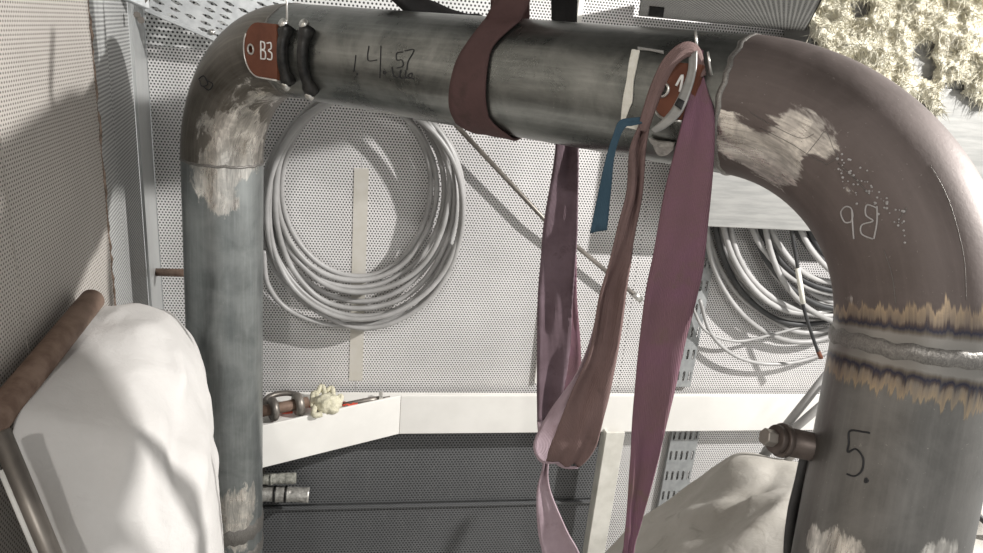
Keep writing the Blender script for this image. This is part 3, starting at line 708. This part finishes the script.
# post under the ledge
br = thing('support_post', (hit(604, 500, 1, 3.12).x, 3.10, 0), 'cream painted flat post standing under the white ledge', 'post')
t0 = hit(616, 432, 1, 3.05); b0 = hit(596, 553, 1, 3.05); b0 = t0 + (b0 - t0) * ((t0.z - 0) / (t0.z - b0.z))
box('bar', b0 - Vector((.050, 0, 0)), (.100, 0, 0), (0, .014, 0), t0 - b0 - UPW * .004, M['brace'], br, .003)
box('web', b0 + Vector((-.050, .014, 0)), (.012, 0, 0), (0, .06, 0), t0 - b0 - UPW * .004, M['brace'], br, .002)
# foil wrapped stubs under the ledge
for (x0, y0, x1, y1_, r, mm, lab) in ((262, 480, 296, 478, .026, 'crust', 'crusty grey pipe stub, upper of two below the ledge'), (262, 493, 309, 495, .037, 'foil', 'foil wrapped pipe stub, lower of two below the ledge')):
    a = hit(x0 - 18, y0, 1, 3.08); b = hit(x1, y1_, 1, 3.08); dd = (b - a)
    t = thing('pipe_stub', a, lab, 'pipe', 'stubs below the ledge')
    tube('stub', [a + dd * (i / 30) for i in range(31)], [r * (1 + .14 * noise.noise(Vector((i * .8, r * 100, 0)))) for i in range(31)], M[mm], t, 20, wob=lambda i, j: .12 * noise.noise(Vector((i * .6, j * .9, r * 50))))
    for fct in ((.45, .62) if mm == 'foil' else (.5,)):
        v, f, u = disc_data(a + dd * fct, dd, r * 1.12, .012, 20); obj('clamp_ring', v, f, M['black' if mm == 'foil' else 'crust'], t, u)
    abox('wall_bracket', (a + dd * .3).x - .012, (a + dd * .3).x + .012, 3.08, YW - .014, a.z - .012, a.z + .012, M['darksteel'], t)

# ---------------------------------------------------------------- slotted cable trays
def slotted(o, eu, ev, nu, nv, cu, cv, su, sv, m, name, parent, th=.003, skip=None):
    """plate nu x nv cells of cu x cv, each with a slot su x sv (real holes)"""
    o, eu, ev = Vector(o), Vector(eu).normalized(), Vector(ev).normalized(); vs = []; fs = []
    for i in range(nu):
        for j in range(nv):
            if skip and skip(i, j):
                q = [(0, 0), (cu, 0), (cu, cv), (0, cv)]; k = len(vs)
                vs += [o + eu * (i * cu + a) + ev * (j * cv + b) for a, b in q]; fs.append((k, k + 1, k + 2, k + 3)); continue
            a0 = (cu - su) / 2; b0_ = (cv - sv) / 2; c4 = min(su, sv) * .35; k = len(vs)
            outer = [(0, 0), (cu / 2, 0), (cu, 0), (cu, cv / 2), (cu, cv), (cu / 2, cv), (0, cv), (0, cv / 2)]
            inner = [(a0, b0_ + c4), (a0 + su / 2, b0_), (a0 + su, b0_ + c4), (a0 + su, cv / 2), (a0 + su, b0_ + sv - c4), (a0 + su / 2, b0_ + sv), (a0, b0_ + sv - c4), (a0, cv / 2)]
            vs += [o + eu * (i * cu + a) + ev * (j * cv + b) for a, b in outer + inner]
            for q in range(8): q2 = (q + 1) % 8; fs.append((k + q, k + q2, k + 8 + q2, k + 8 + q))
    return obj(name, vs, fs, m, parent, smooth=False, solid=th)
def tray(label, rx, ytop, ybot, Y, nu=5, zt=None, zb=None):
    p = hit(rx, (ytop + ybot) / 2, 1, Y); w_ = .155; zt = hit(rx, ytop, 1, Y).z if zt is None else zt; zb = hit(rx, ybot, 1, Y).z if zb is None else zb
    t = thing('cable_tray', (p.x - w_ / 2, Y, zb), label, 'cable tray', 'slotted wall trays')
    cv = .118; nv = max(1, int((zt - zb) / cv)); cv = (zt - zb) / nv
    slotted((p.x - w_, Y, zb), (1, 0, 0), (0, 0, 1), nu, nv, w_ / nu, cv, .013, .058, M['galv'], 'slotted_plate', t, .002)
    for x in (p.x - w_ - .001, p.x - .001): abox('side_flange', x, x + .003, Y, Y + .022, zb, zt, M['galv'], t, bevel=0)
    return t
tray('galvanised slotted cable tray on the wall above the ledge, behind the wide strap', 703, 250, 388, 3.172, zb=z_led + .01)
tray('galvanised slotted cable tray on the wall below the ledge, in shade', 686, 436, 560, 3.172, zt=z_bot - .005)
# tray at top left, seen from its slotted face
ta_ = thing('cable_tray', at(200, 10, 2.72), 'galvanised slotted cable tray above the left elbow at the top edge', 'cable tray')
o0 = at(147, 9, 2.62); u0 = at(214, 38, 2.78) - o0; up_ = UPW + Vector((.10, .06, 0)); eu = u0.normalized(); ev = (up_ - eu * up_.dot(eu)).normalized()
slotted(o0, eu, ev, 10, 10, .058, .026, .040, .0135, M['galv'], 'slotted_plate', ta_, .002, skip=lambda i, j: i % 3 == 2 and j % 2 == 0)
box('edge_rail', o0 - ev * .012 - eu * .01, eu * .60, ev * .014, eu.cross(ev) * .012, M['galv'], ta_)
v, f, u = disc_data(o0 + eu * .235 + ev * .018, CAM - o0, .011, .012, 14); obj('rivet', v, f, M['bolt'], ta_, u)
tb2 = thing('tray_bracket', at(128, 6, 2.3), 'pale zinc bracket with bolts in the top left corner', 'bracket')
b1 = at(112, -4, 2.42); bu = at(143, 9, 2.52) - b1
box('plate', b1, bu, UPW * .16, Vector((.02, .01, 0)), M['galv'], tb2, .003)
box('lip', b1 + bu, at(149, -6, 2.5) - at(143, 9, 2.52), Vector((.004, .03, 0)), UPW * .13, M['darksteel'], tb2, .002)
for x, y in ((137, 15), (141, 20)):
    c = at(x, y, 2.5); v, f, u = disc_data(c, CAM - c, .012, .02, 8); obj('bolt', v, f, M['darksteel'], tb2, u, smooth=False)
# rusty stub in the corner
st = thing('wall_stub', hit(153, 273, 1, 3.0), 'short rusty rod sticking out of the corner behind the left pipe', 'rod')
a = hit(150, 272, 1, 3.1); b = hit(186, 273, 1, 2.95); tube('rod', [a, b], .017, M['rust'], st, 14)
v, f, u = disc_data(a, b - a, .026, .01, 14); obj('washer', v, f, M['bolt'], st, u)

# ---------------------------------------------------------------- duct, soffit, insulation at right
YD = 2.96
dz0 = hit(760, 229, 1, YD).z; dx0 = hit(672, 220, 1, YD).x; dz1 = hit(730, 70, 1, YD).z; ux = hit(815, 20, 1, YD).x
duct = thing('duct_cover', (dx0, YD, dz0), 'pale grey sheet metal duct cover passing behind the brown elbow', 'duct cover')
abox('front_plate', dx0, 3.9, YD, YD + .012, dz0, dz1, M['duct'], duct, bevel=.004)
abox('bottom_flange', dx0, 3.9, YD + .012, YD + .03, dz0, dz0 + .006, M['duct'], duct, bevel=0)
abox('upper_casing', ux, 3.9, YD + .004, YW - .015, dz1, ZT - .02, M['duct'], duct, bevel=.004)
sz = hit(720, 24, 1, YW).z; sx0 = hit(640, 10, 1, YW).x
sofb = thing('perforated_soffit', (sx0, 2.3, sz), 'dark perforated box overhead between the wall and the yellow wool', 'soffit')
fa, fb, na_, nb_ = hit(638, 18, 1, YW - .016), hit(803, 40, 1, YW - .016), hit(642, -10, 2, sz), hit(826, -8, 2, sz)
fa.z = fb.z = sz
vs = [fa, fb, nb_, na_]; vs = vs + [p + UPW * .05 for p in vs]
def pan(name, idx):
    P_ = [vs[i] for i in idx]; quad_panel(name, *P_, M['soffit'], sofb, .003)
pan('underside_panel', (0, 1, 2, 3)); pan('side_panel', (0, 3, 7, 4)); pan('front_panel', (3, 2, 6, 7)); pan('side_panel', (2, 1, 5, 6))
q = hit(650, 6, 2, sz); box('hook', q - UPW * .03, (.05, 0, 0), (0, .012, 0), UPW * .03, M['black'], sofb); 
# mineral wool: torn blanket with loose tufts
wo = thing('insulation_blanket', hit(890, 50, 1, YD - .05), 'torn yellow mineral wool clinging to the duct above the right elbow', 'insulation')
NX, NY = 120, 80; gid = {}; vs = []; fs = []
def wpos(x, y, h): return hit(x, y, 1, YD - .004 - h)
def dens(x, y):
    lo = 108 - .05 * (x - 850) + 16 * noise.noise(Vector((x * .04, 3, 0))); le = 806 + 10 * noise.noise(Vector((7, y * .08, 0))) + max(0, y - 20) * .3
    d = min((lo - y) / 14, (x - le) / 12)
    gap = ((x - 925) / 13) ** 2 + ((y - 62) / 26) ** 2; d = min(d, gap - .7 + .7 * noise.noise(Vector((x * .1, y * .1, 5))))
    gap = ((x - 955) / 16) ** 2 + ((y - 100) / 22) ** 2; d = min(d, gap - .6 + .7 * noise.noise(Vector((x * .1, y * .1, 9))))
    gap = ((x - 860) / 12) ** 2 + ((y - 8) / 10) ** 2; d = min(d, gap - .6 + .7 * noise.noise(Vector((x * .1, y * .1, 9))))
    return d
def wh(x, y):
    p = Vector((x * .045, y * .05, 0)); return .035 + .05 * (noise.fractal(p, 1.0, 2.0, 5) + .4) + .012 * noise.noise(Vector((x * .35, y * .3, 4)))
for j in range(NY + 1):
    for i in range(NX + 1):
        x = 790 + 235 * i / NX; y = -30 + 155 * j / NY; d = dens(x, y)
        if d > -.15:
            gid[i, j] = len(vs); vs.append(wpos(x, y, max(.0, min(1, d + .15) ** .5 * max(.012, wh(x, y)))))
for j in range(NY):
    for i in range(NX):
        k = [(i, j), (i, j + 1), (i + 1, j + 1), (i + 1, j)]
        if all(q in gid for q in k): fs.append(tuple(gid[q] for q in k))
obj('wool_batt', vs, fs, M['wool'], wo)
random.seed(5); vs = []; fs = []
cnt = 0
while cnt < 14000:
    x = random.uniform(795, 1020); y = random.uniform(-28, 118); d = dens(x, y)
    if d < -.05: continue
    cnt += 1
    p = wpos(x, y, max(.004, min(1, d + .15) ** .5 * max(.012, wh(x, y))) - .004); L = random.uniform(.012, .045)
    dr = Vector((random.gauss(0, 1), random.gauss(-.9, .6), random.gauss(-.25, 1))).normalized(); sd = dr.cross(Vector((random.random(), random.random(), random.random()))).normalized() * random.uniform(.0006, .0018)
    bend = Vector((random.gauss(0, .3), random.gauss(0, .3), random.gauss(-.3, .4))) * L; k = len(vs)
    m_ = p + dr * L * .5 + bend * .3; e_ = p + dr * L + bend
    vs += [p - sd, p + sd, m_ + sd, m_ - sd, e_]; fs += [(k, k + 1, k + 2, k + 3), (k + 3, k + 2, k + 4)]
obj('fibre_tufts', vs, fs, M['wool'], wo, kind='stuff')

# ---------------------------------------------------------------- cloths and loose tubes
def drape(name, rows, m, label, cat, nu=70, nv=90, wr=.012, seed=0, folds=(), floor_row=True, th=.004):
    """rows of (px,py,depth) control points"""
    R_ = [catmull(r, nu) for r in rows]; cols = list(zip(*R_)); cols = [catmull(c, nv) for c in cols]
    P = [[at(*cols[i][j]) for i in range(nu)] for j in range(nv)]; vs = []; fs = []
    for j in range(nv):
        for i in range(nu):
            a = P[j][max(i - 1, 0)]; b = P[j][min(i + 1, nu - 1)]; c = P[max(j - 1, 0)][i]; d = P[min(j + 1, nv - 1)][i]
            nn = (b - a).cross(d - c); nn = nn.normalized() if nn.length > 1e-12 else Vector((0, -1, 0)); nn = -nn if nn.dot(CAM - P[j][i]) < 0 else nn
            q = P[j][i]; h = wr * (noise.fractal(q * 3.1 + Vector((seed, 0, 0)), 1.0, 2.0, 3) * .8) + wr * .35 * (1 - 2 * abs(noise.noise(q * 7 + Vector((0, seed, 0)))))
            px, py = cols[i][j][0], cols[i][j][1]
            for (x0, y0, x1, y1_, w_, amp) in folds:
                dx, dy = x1 - x0, y1_ - y0; t = max(0, min(1, ((px - x0) * dx + (py - y0) * dy) / (dx * dx + dy * dy)))
                dd = math.hypot(px - x0 - dx * t, py - y0 - dy * t); h += amp * math.exp(-(dd / w_) ** 2) * math.sin(PI * (.15 + .85 * (1 - abs(2 * t - 1))) / 2)
            vs.append(q + nn * h)
    if floor_row:
        for k in range(1, 7): vs += [Vector((v.x, v.y, v.z + (.012 - v.z) * k / 6)) for v in vs[(nv - 1) * nu:nv * nu]]
        nv += 6
    for j in range(nv - 1):
        for i in range(nu - 1): fs.append((j * nu + i, j * nu + i + 1, (j + 1) * nu + i + 1, (j + 1) * nu + i))
    return tag(obj(name, vs, fs, m, None, solid=th), label, cat)
drape('fire_blanket', [[(112, 312, 2.12), (128, 306, 2.12), (148, 308, 2.15), (168, 314, 2.2), (184, 327, 2.25), (194, 342, 2.32), (186, 350, 2.5)],
    [(104, 310, 2.02), (124, 309, 2.04), (148, 313, 2.07), (170, 321, 2.12), (188, 338, 2.2), (199, 356, 2.3), (192, 362, 2.48)],
    [(80, 336, 1.82), (112, 334, 1.84), (146, 338, 1.88), (175, 348, 1.95), (196, 367, 2.05), (206, 385, 2.2), (200, 390, 2.4)],
    [(46, 376, 1.60), (90, 377, 1.64), (135, 380, 1.69), (170, 392, 1.77), (199, 410, 1.9), (211, 425, 2.1), (206, 430, 2.35)],
    [(13, 424, 1.45), (65, 430, 1.5), (120, 432, 1.55), (165, 441, 1.62), (202, 460, 1.75), (217, 478, 2.0), (212, 482, 2.3)],
    [(22, 480, 1.45), (75, 490, 1.48), (125, 495, 1.53), (170, 505, 1.6), (207, 515, 1.73), (220, 524, 2.0), (215, 528, 2.3)],
    [(44, 548, 1.47), (90, 552, 1.48), (130, 555, 1.53), (172, 558, 1.6), (210, 562, 1.75), (222, 566, 2.0), (217, 570, 2.3)],
    [(60, 640, 1.52), (100, 645, 1.53), (140, 650, 1.56), (180, 655, 1.62), (215, 660, 1.76), (226, 665, 2.0), (221, 668, 2.3)]],
    M['sheet'], 'white cloth draped over a rounded heap in the left corner', 'cloth', wr=.015, seed=4,
    folds=((172, 350, 182, 420, 7, .022), (182, 385, 172, 500, 9, -.02), (205, 400, 190, 520, 8, .015), (120, 325, 165, 335, 9, .008), (135, 420, 110, 520, 14, .012), (150, 430, 160, 540, 10, -.010)))
drape('tarpaulin', [[(596, 566, 2.95), (640, 521, 2.95), (690, 487, 2.9), (736, 456, 2.85), (775, 461, 2.75), (812, 466, 2.7), (860, 470, 2.7), (920, 462, 2.7), (965, 440, 2.75), (1010, 425, 2.8)],
    [(604, 572, 2.8), (646, 534, 2.8), (698, 502, 2.75), (742, 474, 2.65), (780, 478, 2.55), (815, 484, 2.5), (860, 490, 2.5), (920, 482, 2.5), (968, 468, 2.55), (1010, 460, 2.6)],
    [(622, 590, 2.5), (662, 556, 2.5), (712, 527, 2.45), (752, 510, 2.4), (788, 508, 2.3), (818, 512, 2.25), (860, 516, 2.25), (920, 512, 2.25), (970, 508, 2.3), (1010, 505, 2.3)],
    [(640, 620, 2.2), (680, 590, 2.2), (725, 566, 2.15), (760, 556, 2.12), (792, 552, 2.1), (822, 554, 2.05), (860, 556, 2.05), (920, 556, 2.05), (970, 556, 2.05), (1010, 556, 2.05)],
    [(660, 690, 2.1), (700, 670, 2.1), (740, 660, 2.1), (770, 655, 2.1), (800, 650, 2.05), (830, 650, 2.0), (865, 650, 2.0), (920, 650, 2.0), (970, 650, 2.0), (1010, 650, 2.0)]],
    M['tarp'], 'crumpled beige tarpaulin spread below the ledge behind the right pipe leg', 'tarp', 110, 80, .02, 2,
    folds=((640, 535, 790, 495, 8, .035), (740, 462, 690, 520, 8, .02), (780, 470, 700, 545, 9, -.025), (800, 500, 730, 550, 9, .025), (960, 470, 990, 540, 10, .03)))
cable('side_cable', 'dark cable lying across the tarpaulin right of the right pipe leg', [(930, 498, 2.2), (962, 508, 2.15), (978, 516, 2.12), (1000, 535, 2.08)], .009, M['cable_dark'])
rt = thing('scaffold_tube', at(88, 304, 1.93), 'rusty brown tube leaning along the left wall above the white cloth', 'tube')
a = at(93, 299, 1.90); b = at(-40, 462, 1.30); dv = (b - a).normalized(); RT = .030
tube('tube', [a, a + dv * .004, b], [RT * .93, RT, RT], M['rust'], rt, 28)
stt = thing('steel_tube', at(30, 500, 1.33), 'dull grey-brown steel tube crossing the lower left corner in front of the cloth', 'tube')
a = at(0, 432, 1.32); b = at(62, 580, 1.36); tube('tube', [a, b, a + (b - a) * 2.2], .0175, M['darksteel'], stt, 20)
tube('edge_strip', [at(1, 470, 1.375), at(40, 562, 1.40)], .006, M['white'], stt, 8)
for i, (p, lab) in enumerate((([(806, 452, 1.33), (800, 480, 1.36), (792, 515, 1.38), (788, 560, 1.42), (790, 640, 1.5)], 'black cable hanging behind the small nozzle, left of two'),
                             ([(810, 455, 1.34), (806, 490, 1.37), (797, 525, 1.40), (794, 560, 1.43), (798, 640, 1.5)], 'black cable hanging behind the small nozzle, nearest the pipe'))):
    cable('black_cable', lab, p, .008 if i else .0095, M['cable_dark'], group='black cables by the nozzle')
for i, (p, lab) in enumerate((([(845, 352, 2.8), (765, 452, 2.95)], 'grey conduit slanting down behind the nozzle, upper of three'),
                              ([(860, 372, 2.75), (752, 465, 2.95)], 'grey conduit slanting down behind the nozzle, middle of three'),
                              ([(850, 402, 2.6), (775, 472, 2.75)], 'grey conduit slanting down behind the nozzle, lowest of three'))):
    o = tube('conduit', [at(*p[0]), at(*p[1])], .017 if i < 2 else .013, M['cable'], None, 12); tag(o, lab, 'conduit', 'slanting conduits')
